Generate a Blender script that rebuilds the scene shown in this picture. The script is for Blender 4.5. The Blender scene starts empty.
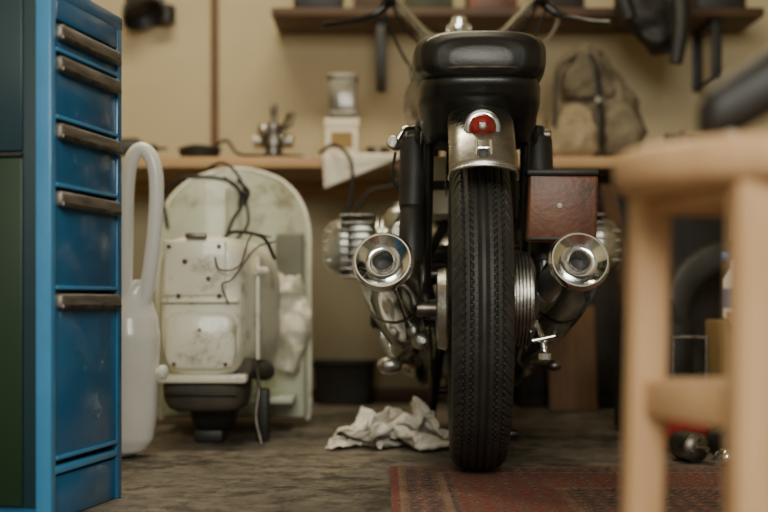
import bpy, bmesh, math, random, time
from mathutils import Vector, Matrix, noise, Euler
random.seed(4)
V = Vector
scn = bpy.context.scene
COL = scn.collection
try:
    scn.view_settings.view_transform = 'AgX'
    scn.view_settings.look = 'AgX - Base Contrast'
except Exception as e:
    print(e)

# ------------------------------------------------------------------ materials
def pmat(name, col, rough=0.5, metal=0.0, col2=None, scale=8.0, bump=0.0, bscale=None, r2=None,
         lo=0.35, hi=0.65, coat=0.0, trans=0.0, emit=None, stretch=None, spec=None, detail=6):
    m = bpy.data.materials.new(name); m.use_nodes = True
    nt = m.node_tree; N = nt.nodes; L = nt.links
    b = N["Principled BSDF"]
    b.inputs["Base Color"].default_value = (*col, 1)
    b.inputs["Roughness"].default_value = rough
    b.inputs["Metallic"].default_value = metal
    b.inputs["Coat Weight"].default_value = coat
    b.inputs["Transmission Weight"].default_value = trans
    if spec is not None: b.inputs["Specular IOR Level"].default_value = spec
    if emit:
        b.inputs["Emission Color"].default_value = (*emit[0], 1)
        b.inputs["Emission Strength"].default_value = emit[1]
    tc = N.new("ShaderNodeTexCoord"); mp = N.new("ShaderNodeMapping")
    L.new(tc.outputs["Object"], mp.inputs["Vector"])
    if stretch: mp.inputs["Scale"].default_value = stretch
    if col2 is not None or r2 is not None:
        n = N.new("ShaderNodeTexNoise"); n.inputs["Scale"].default_value = scale
        n.inputs["Detail"].default_value = detail; n.inputs["Roughness"].default_value = 0.6
        L.new(mp.outputs[0], n.inputs["Vector"])
        mr = N.new("ShaderNodeMapRange"); mr.inputs[1].default_value = lo; mr.inputs[2].default_value = hi
        L.new(n.outputs["Fac"], mr.inputs[0])
        if col2 is not None:
            mx = N.new("ShaderNodeMix"); mx.data_type = 'RGBA'
            mx.inputs[6].default_value = (*col, 1); mx.inputs[7].default_value = (*col2, 1)
            L.new(mr.outputs[0], mx.inputs[0]); L.new(mx.outputs[2], b.inputs["Base Color"])
        if r2 is not None:
            m2 = N.new("ShaderNodeMapRange"); m2.inputs[3].default_value = rough; m2.inputs[4].default_value = r2
            L.new(mr.outputs[0], m2.inputs[0]); L.new(m2.outputs[0], b.inputs["Roughness"])
    if bump > 0:
        n2 = N.new("ShaderNodeTexNoise"); n2.inputs["Scale"].default_value = bscale or scale * 5
        n2.inputs["Detail"].default_value = 5
        L.new(mp.outputs[0], n2.inputs["Vector"])
        bp = N.new("ShaderNodeBump"); bp.inputs["Strength"].default_value = bump; bp.inputs["Distance"].default_value = 0.01
        L.new(n2.outputs["Fac"], bp.inputs["Height"]); L.new(bp.outputs[0], b.inputs["Normal"])
    return m

def add_dirt(m, col, scale=18, lo=.56, hi=.72):
    nt = m.node_tree; N = nt.nodes; L = nt.links; b = N["Principled BSDF"]
    src = b.inputs["Base Color"].links[0].from_socket
    n = N.new("ShaderNodeTexNoise"); n.inputs["Scale"].default_value = scale; n.inputs["Detail"].default_value = 10; n.inputs["Roughness"].default_value = .75
    tc = N.new("ShaderNodeTexCoord"); L.new(tc.outputs["Object"], n.inputs["Vector"])
    mr = N.new("ShaderNodeMapRange"); mr.inputs[1].default_value = lo; mr.inputs[2].default_value = hi; L.new(n.outputs["Fac"], mr.inputs[0])
    mx = N.new("ShaderNodeMix"); mx.data_type = 'RGBA'; mx.inputs[7].default_value = (*col, 1)
    L.new(mr.outputs[0], mx.inputs[0]); L.new(src, mx.inputs[6]); L.new(mx.outputs[2], b.inputs["Base Color"])
    return m

M_wall = pmat("plaster_cream", (0.56, 0.48, 0.315), 0.9, col2=(0.46, 0.39, 0.25), scale=1.3, bump=0.15, bscale=25)
M_ceil = pmat("ceiling_paint", (0.6, 0.54, 0.44), 0.9, col2=(0.55, 0.49, 0.40), scale=1.5)
M_trim = pmat("brown_trim", (0.16, 0.085, 0.045), 0.6, col2=(0.12, 0.06, 0.03))
M_black = pmat("black_paint", (0.006, 0.006, 0.006), 0.28, col2=(0.010, 0.010, 0.009), scale=10, coat=0.25)
M_satin = pmat("satin_black", (0.008, 0.008, 0.008), 0.5, col2=(0.017, 0.016, 0.014), scale=30, bump=0.05)
M_leather = pmat("seat_leather", (0.006, 0.006, 0.005), 0.35, col2=(0.009, 0.009, 0.008), scale=40, bump=0.05, bscale=260)
M_chrome = pmat("chrome", (0.86, 0.89, 0.90), 0.08, 1.0, r2=0.17, scale=25)
M_alu = pmat("cast_aluminium", (0.60, 0.60, 0.56), 0.36, 1.0, col2=(0.34, 0.33, 0.30), scale=18, bump=0.15, bscale=120)
M_fend = pmat("brushed_fender", (0.54, 0.55, 0.53), 0.22, 1.0, col2=(0.28, 0.27, 0.25), scale=20, r2=0.4, bump=.04, bscale=40)
M_rubber = pmat("tyre_rubber", (0.018, 0.018, 0.017), 0.55, col2=(0.036, 0.034, 0.030), scale=14, bump=0.05, bscale=150)
M_grub = pmat("black_rubber", (0.010, 0.010, 0.010), 0.6, col2=(0.018, 0.018, 0.016), scale=30)
M_steel = pmat("dirty_steel", (0.28, 0.26, 0.23), 0.4, 1.0, col2=(0.12, 0.10, 0.08), scale=30)
M_red = pmat("red_lens", (0.26, 0.005, 0.006), 0.10, col2=(0.14, 0.003, 0.004), scale=30, coat=1.0)
M_brown = add_dirt(pmat("brown_leather", (0.21, 0.072, 0.03), 0.42, col2=(0.09, 0.03, 0.015), scale=9, bump=0.1, bscale=90), (.03, .015, .01), 14, .55, .7)
M_scoot = add_dirt(pmat("scooter_cream", (0.84, 0.83, 0.70), 0.34, col2=(0.74, 0.73, 0.58), scale=7, lo=0.45, hi=0.75, coat=0.3), (.20, .14, .07), 13, .53, .70)
M_scoot2 = add_dirt(pmat("scooter_pale_green", (0.66, 0.70, 0.56), 0.42, col2=(0.50, 0.53, 0.40), scale=5, coat=0.2), (.22, .19, .11), 9, .53, .70)
M_rust = pmat("rusty", (0.16, 0.07, 0.03), 0.8, col2=(0.07, 0.035, 0.02), scale=40)
M_grey = pmat("dark_grey_plastic", (0.045, 0.044, 0.038), 0.75, col2=(0.09, 0.075, 0.055), scale=14)
M_panel = pmat("grey_primer", (0.18, 0.18, 0.14), 0.6, col2=(0.12, 0.12, 0.09), scale=8)
M_white = pmat("white_enamel", (0.90, 0.91, 0.89), 0.25, col2=(0.86, 0.86, 0.82), scale=5, coat=0.4)
M_blue = add_dirt(pmat("cabinet_blue", (0.028, 0.15, 0.33), 0.28, col2=(0.022, 0.115, 0.26), scale=6, coat=0.3), (.015, .045, .08), 10, .56, .8)
M_blue2 = pmat("cabinet_blue_edge", (0.065, 0.30, 0.60), 0.35, col2=(0.055, 0.25, 0.50), scale=6, coat=0.2)
M_green = pmat("cabinet_green", (0.006, 0.030, 0.013), 0.4, col2=(0.015, 0.036, 0.012), scale=4)
M_teal = pmat("cabinet_teal", (0.006, 0.030, 0.048), 0.4, col2=(0.012, 0.042, 0.042), scale=4)
M_hand = pmat("handle_aluminium", (0.34, 0.32, 0.29), 0.5, 0.6, col2=(0.15, 0.13, 0.11), scale=10, stretch=(1, 8, 8))
M_wood = pmat("bench_pine", (0.56, 0.36, 0.18), 0.55, col2=(0.42, 0.25, 0.12), scale=5, stretch=(1, 8, 8))
M_dwood = pmat("dark_shelf_wood", (0.09, 0.045, 0.02), 0.6, col2=(0.045, 0.024, 0.012), scale=5, stretch=(1, 8, 8))
M_beech = pmat("beech", (0.70, 0.45, 0.25), 0.45, col2=(0.60, 0.36, 0.19), scale=6, stretch=(6, 6, 1))
M_ply = pmat("plywood", (0.17, 0.09, 0.04), 0.6, col2=(0.11, 0.055, 0.025), scale=6, stretch=(8, 8, 1))
M_cloth = pmat("white_rag", (0.84, 0.81, 0.74), 0.9, col2=(0.72, 0.67, 0.58), scale=12, bump=0.2, bscale=120)
M_bag = pmat("plastic_bag", (0.82, 0.80, 0.69), 0.35, col2=(0.66, 0.62, 0.48), scale=12)
M_canvas = pmat("khaki_canvas", (0.20, 0.165, 0.11), 0.85, col2=(0.06, 0.048, 0.032), scale=7, bump=0.3, bscale=90)
M_canvas2 = pmat("tan_canvas", (0.42, 0.34, 0.22), 0.85, col2=(0.20, 0.155, 0.095), scale=9, bump=0.3, bscale=90)
M_paper = pmat("paper", (0.80, 0.75, 0.64), 0.8, col2=(0.72, 0.66, 0.54), scale=4)
M_carton = pmat("cardboard", (0.36, 0.22, 0.10), 0.8, col2=(0.28, 0.17, 0.08), scale=6)
M_yel = pmat("yellow_carton", (0.34, 0.22, 0.08), 0.7, col2=(0.22, 0.14, 0.05), scale=6)
M_glass = pmat("smoky_glass", (0.26, 0.24, 0.19), 0.2, col2=(0.09, 0.08, 0.06), scale=14, coat=0.6)
M_redp = pmat("red_plastic", (0.30, 0.022, 0.016), 0.4, col2=(0.16, 0.014, 0.011), scale=10)
M_bluep = pmat("blue_label", (0.04, 0.16, 0.40), 0.4, col2=(0.03, 0.12, 0.3), scale=10)
M_olive = pmat("olive_paint", (0.06, 0.06, 0.028), 0.6, col2=(0.03, 0.03, 0.016), scale=8)
M_darkcab = pmat("dark_stained_wood", (0.022, 0.014, 0.009), 0.65, col2=(0.010, 0.007, 0.005), scale=6, stretch=(8, 8, 1))
M_lampg = pmat("lamp_glass", (1, 0.95, 0.85), 0.4, emit=((1, 0.9, 0.72), 6.0))

def floor_mat():
    m = pmat("stained_concrete", (0.24, 0.21, 0.165), 0.7, col2=(0.12, 0.102, 0.078), scale=3.0, bump=0.5, bscale=30, lo=0.38, hi=0.62, detail=10)
    nt = m.node_tree; N = nt.nodes; L = nt.links; b = N["Principled BSDF"]
    tc = N.new("ShaderNodeTexCoord")
    for sc_, lo, hi, colr in ((22, .4, .65, (0.42, 0.40, 0.37, 1)), (5.5, .50, .58, (0.38, .36, .33, 1)), (60, .55, .62, (.55, .5, .45, 1))):
        src = b.inputs["Base Color"].links[0].from_socket
        n = N.new("ShaderNodeTexNoise"); n.inputs["Scale"].default_value = sc_; n.inputs["Detail"].default_value = 12; n.inputs["Roughness"].default_value = 0.75
        L.new(tc.outputs["Object"], n.inputs["Vector"])
        mr = N.new("ShaderNodeMapRange"); mr.inputs[1].default_value = lo; mr.inputs[2].default_value = hi
        L.new(n.outputs["Fac"], mr.inputs[0])
        mx = N.new("ShaderNodeMix"); mx.data_type = 'RGBA'; mx.blend_type = 'MULTIPLY'
        mx.inputs[7].default_value = colr
        L.new(mr.outputs[0], mx.inputs[0]); L.new(src, mx.inputs[6]); L.new(mx.outputs[2], b.inputs["Base Color"])
    return m
M_floor = floor_mat()

def rug_mat(name, c1, c2, c3, scale):
    m = bpy.data.materials.new(name); m.use_nodes = True
    nt = m.node_tree; N = nt.nodes; L = nt.links; b = N["Principled BSDF"]
    b.inputs["Roughness"].default_value = 0.95
    tc = N.new("ShaderNodeTexCoord")
    vo = N.new("ShaderNodeTexVoronoi"); vo.inputs["Scale"].default_value = scale; vo.inputs["Randomness"].default_value = 0.35
    vo.distance = 'MANHATTAN'
    L.new(tc.outputs["Object"], vo.inputs["Vector"])
    cr = N.new("ShaderNodeValToRGB"); cr.color_ramp.interpolation = 'CONSTANT'
    e = cr.color_ramp.elements
    e[0].position = 0; e[0].color = (*c3, 1); e[1].position = 0.17; e[1].color = (*c2, 1)
    for p, c in ((.30, c3), (.36, c1), (.58, c2), (.66, c3), (.72, c1)):
        a = e.new(p); a.color = (*c, 1)
    L.new(vo.outputs["Distance"], cr.inputs[0])
    n = N.new("ShaderNodeTexNoise"); n.inputs["Scale"].default_value = 160; L.new(tc.outputs["Object"], n.inputs["Vector"])
    mx = N.new("ShaderNodeMix"); mx.data_type = 'RGBA'; mx.blend_type = 'MULTIPLY'; mx.inputs[7].default_value = (0.4, 0.4, 0.4, 1)
    L.new(n.outputs["Fac"], mx.inputs[0]); L.new(cr.outputs[0], mx.inputs[6]); L.new(mx.outputs[2], b.inputs["Base Color"])
    bp = N.new("ShaderNodeBump"); bp.inputs["Strength"].default_value = 0.5; bp.inputs["Distance"].default_value = 0.004
    L.new(n.outputs["Fac"], bp.inputs["Height"]); L.new(bp.outputs[0], b.inputs["Normal"])
    return m

# ------------------------------------------------------------------ builders
OFF = {}
def grp(name, loc=(0, 0, 0), rz=0.0, world=True):
    e = bpy.data.objects.new(name, None); e.empty_display_size = 0.1
    e.location = loc; e.rotation_euler = (0, 0, rz)
    COL.objects.link(e)
    OFF[e.name] = V(loc) if world else None
    return e

def finish(bm, name, mat, parent=None, smooth=True, sharp=38, M=None):
    if M is not None: bm.transform(M)
    bmesh.ops.recalc_face_normals(bm, faces=bm.faces)
    for f in bm.faces: f.smooth = smooth
    for e in bm.edges:
        if len(e.link_faces) == 2:
            try:
                if e.calc_face_angle() > math.radians(sharp): e.smooth = False
            except Exception: pass
    loc = V((0, 0, 0))
    if parent is None and len(bm.verts):
        xs = [v.co.x for v in bm.verts]; ys = [v.co.y for v in bm.verts]; zs = [v.co.z for v in bm.verts]
        loc = V(((min(xs)+max(xs))/2, (min(ys)+max(ys))/2, min(zs)))
        bm.transform(Matrix.Translation(-loc))
    me = bpy.data.meshes.new(name); bm.to_mesh(me); bm.free()
    if isinstance(mat, (list, tuple)):
        for x in mat: me.materials.append(x)
    else: me.materials.append(mat)
    o = bpy.data.objects.new(name, me); COL.objects.link(o); o.location = loc
    if parent is not None:
        o.parent = parent
        off = OFF.get(parent.name)
        if off is not None: o.matrix_parent_inverse = Matrix.Translation(-off)
    return o

def box(name, c, s, mat, parent=None, bev=0.003, rot=(0, 0, 0), seg=2):
    bm = bmesh.new(); bmesh.ops.create_cube(bm, size=1)
    for v in bm.verts: v.co = V((v.co.x*s[0], v.co.y*s[1], v.co.z*s[2]))
    if bev > 0: bmesh.ops.bevel(bm, geom=list(bm.edges), offset=min(bev, min(s)*0.45), segments=seg, affect='EDGES', profile=0.5)
    M = Matrix.Translation(V(c)) @ Euler(rot).to_matrix().to_4x4()
    return finish(bm, name, mat, parent, M=M)

def bridge(bm, rings, closed=True, cap=True):
    n = len(rings[0])
    for a, b in zip(rings[:-1], rings[1:]):
        for i in range(n if closed else n-1):
            j = (i+1) % n
            bm.faces.new((a[i], a[j], b[j], b[i]))
    if cap:
        bm.faces.new(rings[0]); bm.faces.new(rings[-1])

def lathe(name, prof, p0, axis, mat, parent=None, seg=40, cap=True):
    bm = bmesh.new(); a = V(axis).normalized(); q = a.to_track_quat('Z', 'Y').to_matrix()
    rings = []
    for t, r in prof:
        rings.append([bm.verts.new(V(p0) + q @ V((r*math.cos(2*math.pi*i/seg), r*math.sin(2*math.pi*i/seg), t))) for i in range(seg)])
    bridge(bm, rings, cap=cap)
    return finish(bm, name, mat, parent)

def cyl(name, p1, p2, r, mat, parent=None, r2=None, seg=24, bev=0.0):
    d = V(p2)-V(p1); Ln = d.length; r2 = r if r2 is None else r2
    b = bev
    prof = [(0, r), (Ln, r2)] if b == 0 else [(0, r-b), (b, r), (Ln-b, r2), (Ln, r2-b)]
    return lathe(name, prof, p1, d, mat, parent, seg)

def spline(pts, k=8):
    P = [V(p) for p in pts]
    if len(P) < 3: return P
    P = [P[0]*2-P[1]] + P + [P[-1]*2-P[-2]]
    out = []
    for i in range(1, len(P)-2):
        for s in range(k):
            t = s/k
            out.append(0.5*((2*P[i]) + (P[i+1]-P[i-1])*t + (2*P[i-1]-5*P[i]+4*P[i+1]-P[i+2])*t*t + (-P[i-1]+3*P[i]-3*P[i+1]+P[i+2])*t**3))
    out.append(P[-2]); return out

def tube(name, pts, r, mat, parent=None, seg=12, k=8, smooth=True, rads=None, flat=1.0):
    P = spline(pts, k) if smooth else [V(p) for p in pts]
    bm = bmesh.new(); rings = []
    T = [(P[min(i+1, len(P)-1)]-P[max(i-1, 0)]).normalized() for i in range(len(P))]
    up = V((0, 0, 1)) if abs(T[0].z) < 0.9 else V((1, 0, 0))
    nrm = T[0].cross(up).normalized()
    for i, p in enumerate(P):
        nrm = (nrm - T[i]*nrm.dot(T[i])).normalized(); bn = T[i].cross(nrm)
        rr = r
        if rads:
            f = i/(len(P)-1)*(len(rads)-1); a = int(min(f, len(rads)-2)); rr = rads[a]*(1-(f-a))+rads[a+1]*(f-a)
        rings.append([bm.verts.new(p + nrm*rr*math.cos(2*math.pi*j/seg) + bn*rr*flat*math.sin(2*math.pi*j/seg)) for j in range(seg)])
    bridge(bm, rings)
    return finish(bm, name, mat, parent)

def loft(name, secs, mat, parent=None, n=40, axis='y', wob=0.0, wscale=8.0, M=None, sharp=50, zmin=None):
    bm = bmesh.new(); rings = []
    for (t, ca, cb, ha, hb, ex) in secs:
        ring = []
        for i in range(n):
            th = 2*math.pi*i/n; c = math.cos(th); s = math.sin(th)
            a = ca + ha*math.copysign(abs(c)**(2/ex), c); b = cb + hb*math.copysign(abs(s)**(2/ex), s)
            p = V((a, t, b)) if axis == 'y' else (V((a, b, t)) if axis == 'z' else V((t, a, b)))
            if wob:
                w = noise.noise_vector(p*wscale)+noise.noise_vector(p*wscale*2.3)*.5
                if axis == 'z': w.z *= .3
                p = p + w*wob
            if zmin is not None and p.z < zmin: p.z = zmin
            ring.append(bm.verts.new(p))
        rings.append(ring)
    bridge(bm, rings)
    return finish(bm, name, mat, parent, sharp=sharp, M=M)

def resamp(secs, k=4):
    out = []
    S = [list(s) for s in secs]
    for i in range(len(S)-1):
        for j in range(k):
            t = j/k; out.append(tuple(a*(1-t)+b*t for a, b in zip(S[i], S[i+1])))
    out.append(tuple(S[-1])); return out

def ball(name, c, s, mat, parent=None, seg=24):
    bm = bmesh.new(); bmesh.ops.create_uvsphere(bm, u_segments=seg, v_segments=seg//2, radius=1)
    for v in bm.verts: v.co = V(c)+V((v.co.x*s[0], v.co.y*s[1], v.co.z*s[2]))
    return finish(bm, name, mat, parent)

def sheet(name, f, nu, nv, mat, parent=None, thick=0.0015):
    bm = bmesh.new(); g = [[bm.verts.new(f(u/nu, v/nv)) for u in range(nu+1)] for v in range(nv+1)]
    for v in range(nv):
        for u in range(nu): bm.faces.new((g[v][u], g[v][u+1], g[v+1][u+1], g[v+1][u]))
    o = finish(bm, name, mat, parent, sharp=80)
    s = o.modifiers.new("solid", 'SOLIDIFY'); s.thickness = thick; s.offset = 0
    return o

# ------------------------------------------------------------------ rag on floor (cloth dropped on the floor, baked to mesh)
def rag_fallback(name, cx, cy, hx, hy, mat, seed):
    bm = bmesh.new(); nu, nv = 190, 130; g = []
    lumps = [(-.12, .0, .06, .06, .045), (-.05, .03, .06, .07, .072), (.035, .04, .06, .06, .090), (.105, .01, .05, .05, .060), (.04, -.06, .08, .05, .040), (-.06, -.07, .07, .04, .032)]
    def fold(x, wd): return math.exp(-(x/wd)**2)
    for j in range(nv+1):
        row = []
        for i in range(nu+1):
            u = i/nu*2-1; v = j/nv*2-1
            du = u*math.sqrt(1-v*v/2); dv = v*math.sqrt(1-u*u/2); rr = math.hypot(du, dv); an = math.atan2(dv, du)
            edge = 1+.30*noise.noise(V((math.cos(an)*1.7, math.sin(an)*1.7, seed)))+.14*noise.noise(V((math.cos(an)*5, math.sin(an)*5, seed)))
            x = du*hx*edge; y = dv*hy*edge; h = 0
            for lx, ly, sx_, sy_, lh in lumps: h += (lh*math.exp(-((x-lx)/sx_)**2-((y-ly)/sy_)**2))**3
            h = h**(1/3)
            p = V((x*8, y*8, seed)); w = noise.noise_vector(p*.8)
            f1 = fold(noise.noise(p*1.0+w*1.3), .13); f2 = fold(noise.noise(p*1.9+w*1.8+V((9, 2, 4))), .16)
            env = max(0, 1-rr**5)
            row.append(bm.verts.new(V((cx+x+w.x*.03, cy+y+w.y*.03, .004+env*(h*(.62+.38*f1)+.018*f1+.012*f2)))))
        g.append(row)
    for j in range(nv):
        for i in range(nu): bm.faces.new((g[j][i], g[j][i+1], g[j+1][i+1], g[j+1][i]))
    o = finish(bm, name, mat, sharp=180)
    s = o.modifiers.new("s", 'SOLIDIFY'); s.thickness = .002; s.offset = 0

def rag_sim(name, cx, cy, width, mat):
    n = 56; t0 = time.time()
    bm = bmesh.new(); g = []
    for j in range(n+1):
        row = []
        for i in range(n+1):
            u = i/n-.5; v = j/n
            w = noise.noise_vector(V((u*3, v*3, 2.2)))
            x = u*.33*(1-.20*v)+w.x*.035
            y = .055*math.sin(u*15+v*3)+.03*math.sin(v*9+u*5)+w.y*.05+.03*v
            row.append(bm.verts.new(V((x, y, .012+v*.40+.01*math.sin(u*20)))))
        g.append(row)
    for j in range(n):
        for i in range(n): bm.faces.new((g[j][i], g[j][i+1], g[j+1][i+1], g[j+1][i]))
    me = bpy.data.meshes.new("tmp_cloth"); bm.to_mesh(me); bm.free()
    o = bpy.data.objects.new("tmp_cloth", me); COL.objects.link(o)
    pm = bpy.data.meshes.new("tmp_ground"); pm.from_pydata([(-2, -2, 0), (2, -2, 0), (2, 2, 0), (-2, 2, 0)], [], [(0, 1, 2, 3)])
    po = bpy.data.objects.new("tmp_ground", pm); COL.objects.link(po)
    po.modifiers.new("c", 'COLLISION'); po.collision.thickness_outer = .003; po.collision.cloth_friction = 30
    c = o.modifiers.new("cloth", 'CLOTH'); s = c.settings
    s.quality = 5; s.mass = .15; s.tension_stiffness = 12; s.compression_stiffness = 12; s.shear_stiffness = 4; s.bending_stiffness = .3
    s.air_damping = 2
    c.collision_settings.distance_min = .003; c.collision_settings.collision_quality = 2
    c.collision_settings.use_self_collision = True; c.collision_settings.self_distance_min = .004
    c.point_cache.frame_start = 1; c.point_cache.frame_end = 40
    for f in range(1, 33):
        scn.frame_set(f)
        if time.time()-t0 > 75: break
    dg = bpy.context.evaluated_depsgraph_get(); ev = o.evaluated_get(dg); m2 = ev.to_mesh()
    co = [v.co.copy() for v in m2.vertices]; fc = [tuple(p.vertices) for p in m2.polygons]
    ev.to_mesh_clear()
    bpy.data.objects.remove(o); bpy.data.objects.remove(po); scn.frame_set(1)
    xs = [p.x for p in co]; ys = [p.y for p in co]; zs = [p.z for p in co]
    print("RAG", min(xs), max(xs), min(ys), max(ys), min(zs), max(zs), time.time()-t0)
    if not (max(zs) < .25 and max(zs) > .02 and min(zs) > -.05 and max(xs)-min(xs) < .8): raise ValueError("bad sim")
    k = width/(max(xs)-min(xs)); mx_ = (max(xs)+min(xs))/2; my_ = (max(ys)+min(ys))/2
    ky = min(1.0, .32/(max(ys)-min(ys))); kz = min(2.0, .125/max(zs))
    bm = bmesh.new(); vs = [bm.verts.new(V((cx+(p.x-mx_)*k, cy+(p.y-my_)*ky, max(.002, p.z*kz)))) for p in co]
    for f in fc: bm.faces.new([vs[i] for i in f])
    ob = finish(bm, name, mat, sharp=180)
    md = ob.modifiers.new("sub", 'SUBSURF'); md.levels = 1; md.render_levels = 2
try:
    rag_sim("crumpled_rag", 0.020, 3.02, .315, M_cloth)
except Exception as ex:
    print("rag fallback", ex)
    for nm in ("tmp_cloth", "tmp_ground"):
        if nm in bpy.data.objects: bpy.data.objects.remove(bpy.data.objects[nm])
    scn.frame_set(1)
    rag_fallback("crumpled_rag", 0.005, 3.05, .165, .16, M_cloth, 5.1)

# ------------------------------------------------------------------ room
def slab(name, c, s, mat): return box(name, c, s, mat, bev=0)
slab("floor", (0.3, 1.2, -0.05), (4.6, 6.8, 0.1), M_floor)
slab("wall_back", (0.3, 4.55, 1.3), (4.6, 0.1, 2.6), M_wall)
slab("wall_left", (-1.95, 1.2, 1.3), (0.1, 6.6, 2.6), M_wall)
slab("wall_right", (2.55, 1.2, 1.3), (0.1, 6.6, 2.6), M_wall)
slab("ceiling", (0.3, 1.2, 2.65), (4.6, 6.8, 0.1), M_ceil)
box("trim_1", (-0.594, 4.492, 1.68), (0.026, 0.016, 1.76), M_trim, bev=0.003)
box("baseboard_back", (0.3, 4.492, 0.02), (4.4, 0.016, 0.04), M_trim, bev=0.003)

# ------------------------------------------------------------------ workbench
wb = grp("workbench", (0.3, 4.2, 0))
box("bench_top", (0.3, 4.225, 0.776), (4.3, 0.53, 0.034), M_wood, wb, 0.004)
for i, x in enumerate((-1.7, 1.32, 2.35)):
    box("leg_%d" % i, (x, 4.30, 0.38), (0.06, 0.06, 0.76), M_wood, wb, 0.004)
box("rear_rail", (0.3, 4.47, 0.73), (4.2, 0.025, 0.06), M_wood, wb, 0.003)

# ------------------------------------------------------------------ upper shelf
sh = grp("wall_shelf", (0.44, 4.35, 1.3))
box("board", (0.44, 4.35, 1.297), (1.62, 0.29, 0.028), M_dwood, sh, 0.003)
for i, x in enumerate((-0.01, 1.1)):
    box("bracket_v_%d" % i, (x, 4.235, 1.18), (0.034, 0.012, 0.20), M_satin, sh, 0.003)
    box("bracket_h_%d" % i, (x, 4.36, 1.277), (0.034, 0.26, 0.012), M_satin, sh, 0.003)
    box("bracket_w_%d" % i, (x, 4.49, 1.18), (0.034, 0.012, 0.20), M_satin, sh, 0.003)
    tube("brace_%d" % i, [(x, 4.485, 1.09), (x, 4.24, 1.09)], 0.008, M_satin, sh, smooth=False)

def small_box(name, c, s, mat, lidmat=None):
    g = grp(name, (c[0], c[1], c[2]-s[2]/2))
    box("body", c, s, mat, g, 0.004)
    box("lid", (c[0], c[1], c[2]+s[2]/2-0.012), (s[0]+0.006, s[1]+0.006, 0.024), lidmat or mat, g, 0.003)
    return g
for i, (x, w, h, m, lm) in enumerate([(-0.22, .16, .10, M_satin, M_redp), (-0.03, .14, .16, M_dwood, M_satin), (0.15, .16, .12, M_olive, M_satin), (0.36, .16, .14, M_brown, M_carton), (0.58, .17, .12, M_darkcab, M_white),
                                  (1.12, .16, .13, M_satin, M_carton)]):
    small_box("storage_box", (x, 4.34, 1.3115+h/2), (w, 0.2, h), m, lm)

# ------------------------------------------------------------------ things on the bench
cb = grp("carburettor", (-0.355, 4.12, 0.794))
lathe("base_flange", [(0, .052), (.012, .052), (.014, .03), (.05, .028), (.052, .045), (.075, .045), (.078, .03), (.10, .026), (.102, .036), (.118, .036), (.12, .012), (.16, .010), (.165, .014), (.19, .008)], (-0.355, 4.12, 0.794), (0, 0, 1), M_steel, cb)
cyl("intake", (-0.42, 4.12, 0.86), (-0.29, 4.11, 0.86), .022, M_alu, cb, bev=.003)
cyl("screw", (-0.32, 4.08, 0.90), (-0.30, 4.06, 0.94), .008, M_steel, cb)
ball("float_bowl", (-0.385, 4.10, 0.895), (.022, .022, .022), M_alu, cb)
tube("lever", [(-0.33, 4.08, .88), (-.295, 4.08, .91), (-.29, 4.08, .95)], .005, M_steel, cb)
pk = grp("parts_carton", (-0.136, 4.16, 0.794))
box("body", (-0.136, 4.16, 0.865), (0.106, 0.09, 0.14), M_paper, pk, .004)
box("label", (-0.136, 4.1135, 0.865), (0.07, 0.002, 0.05), M_yel, pk, 0)
box("lid", (-0.136, 4.16, 0.920), (0.112, 0.096, 0.03), M_paper, pk, .003)
jr = grp("metal_tin", (-0.134, 4.16, 0.937))
box("body", (-0.134, 4.16, 1.000), (0.092, 0.07, 0.125), M_glass, jr, .01, seg=3)
box("lid", (-0.134, 4.16, 1.070), (0.098, 0.076, 0.022), M_steel, jr, .006)
box("band", (-0.134, 4.16, 0.952), (0.095, 0.073, 0.012), M_steel, jr, .003)
dr = grp("power_drill", (-0.80, 4.15, 0.794))
lathe("motor", [(0, .02), (.01, .035), (.10, .035), (.12, .02), (.13, .014), (.16, .014), (.17, .006), (.20, .004)], (-0.90, 4.16, 0.84), (1, -.1, 0), M_satin, dr)
box("grip", (-0.86, 4.16, 0.822), (.035, .12, .035), M_satin, dr, .01, rot=(0, 0, .3))
rl = grp("cable_coil", (-0.60, 4.09, 0.794))
for k in range(4):
    pts = [(-0.59+(.055+.003*k)*math.cos(a), 4.1+(.05+.003*k)*math.sin(a), .806+.009*k+.003*math.sin(3*a)) for a in [i*math.pi/8 for i in range(17)]]
    tube("turn_%d" % k, pts, .006, M_grub, rl, k=3)
tube("tail", [(-.55, 4.08, .83), (-.50, 4.05, .855), (-.46, 4.02, .81), (-.40, 4.0, .802), (-.32, 3.99, .802)], .005, M_grub, rl)
pl = grp("pliers", (-0.27, 4.05, 0.794))
tube("handle_a", [(-.33, 4.03, .803), (-.29, 4.045, .803), (-.265, 4.05, .803)], .007, M_grub, pl)
tube("handle_b", [(-.33, 4.07, .803), (-.29, 4.06, .803), (-.265, 4.05, .803)], .007, M_grub, pl)
box("jaw", (-.245, 4.05, .803), (.045, .016, .012), M_steel, pl, .003)
gt = grp("grease_tin", (-0.02, 4.22, 0.794))
lathe("can", [(0, .036), (.003, .038), (.045, .038), (.048, .041), (.056, .041), (.058, .036)], (-.02, 4.22, .794), (0, 0, 1), M_steel, gt)
lathe("can_label", [(0, .0385), (.03, .0385)], (-.02, 4.22, .802), (0, 0, 1), M_brown, gt, cap=False)
def paperf(x0, x1, skew, drop, tilt, h0=.7965):
    def f(u, v):
        x = x0+(x1-x0)*u + skew*v
        L = v*(0.12+drop*(1-tilt*u))
        if L < 0.12: return V((x, 4.05-L, h0))
        d = L-0.12; a = min(d/0.02, 1)*math.pi/2
        if d < 0.02: return V((x, 3.928-0.012*math.sin(a), h0-0.012*(1-math.cos(a))))
        return V((x, 3.916-0.04*(d-.02), h0-.012-(d-0.02)))
    return f
pp = grp("paper_sheets", (-0.08, 4.0, 0.795))
sheet("sheet_1", paperf(-0.195, 0.03, 0.012, .115, .8), 10, 30, M_paper, pp, .001)
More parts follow.
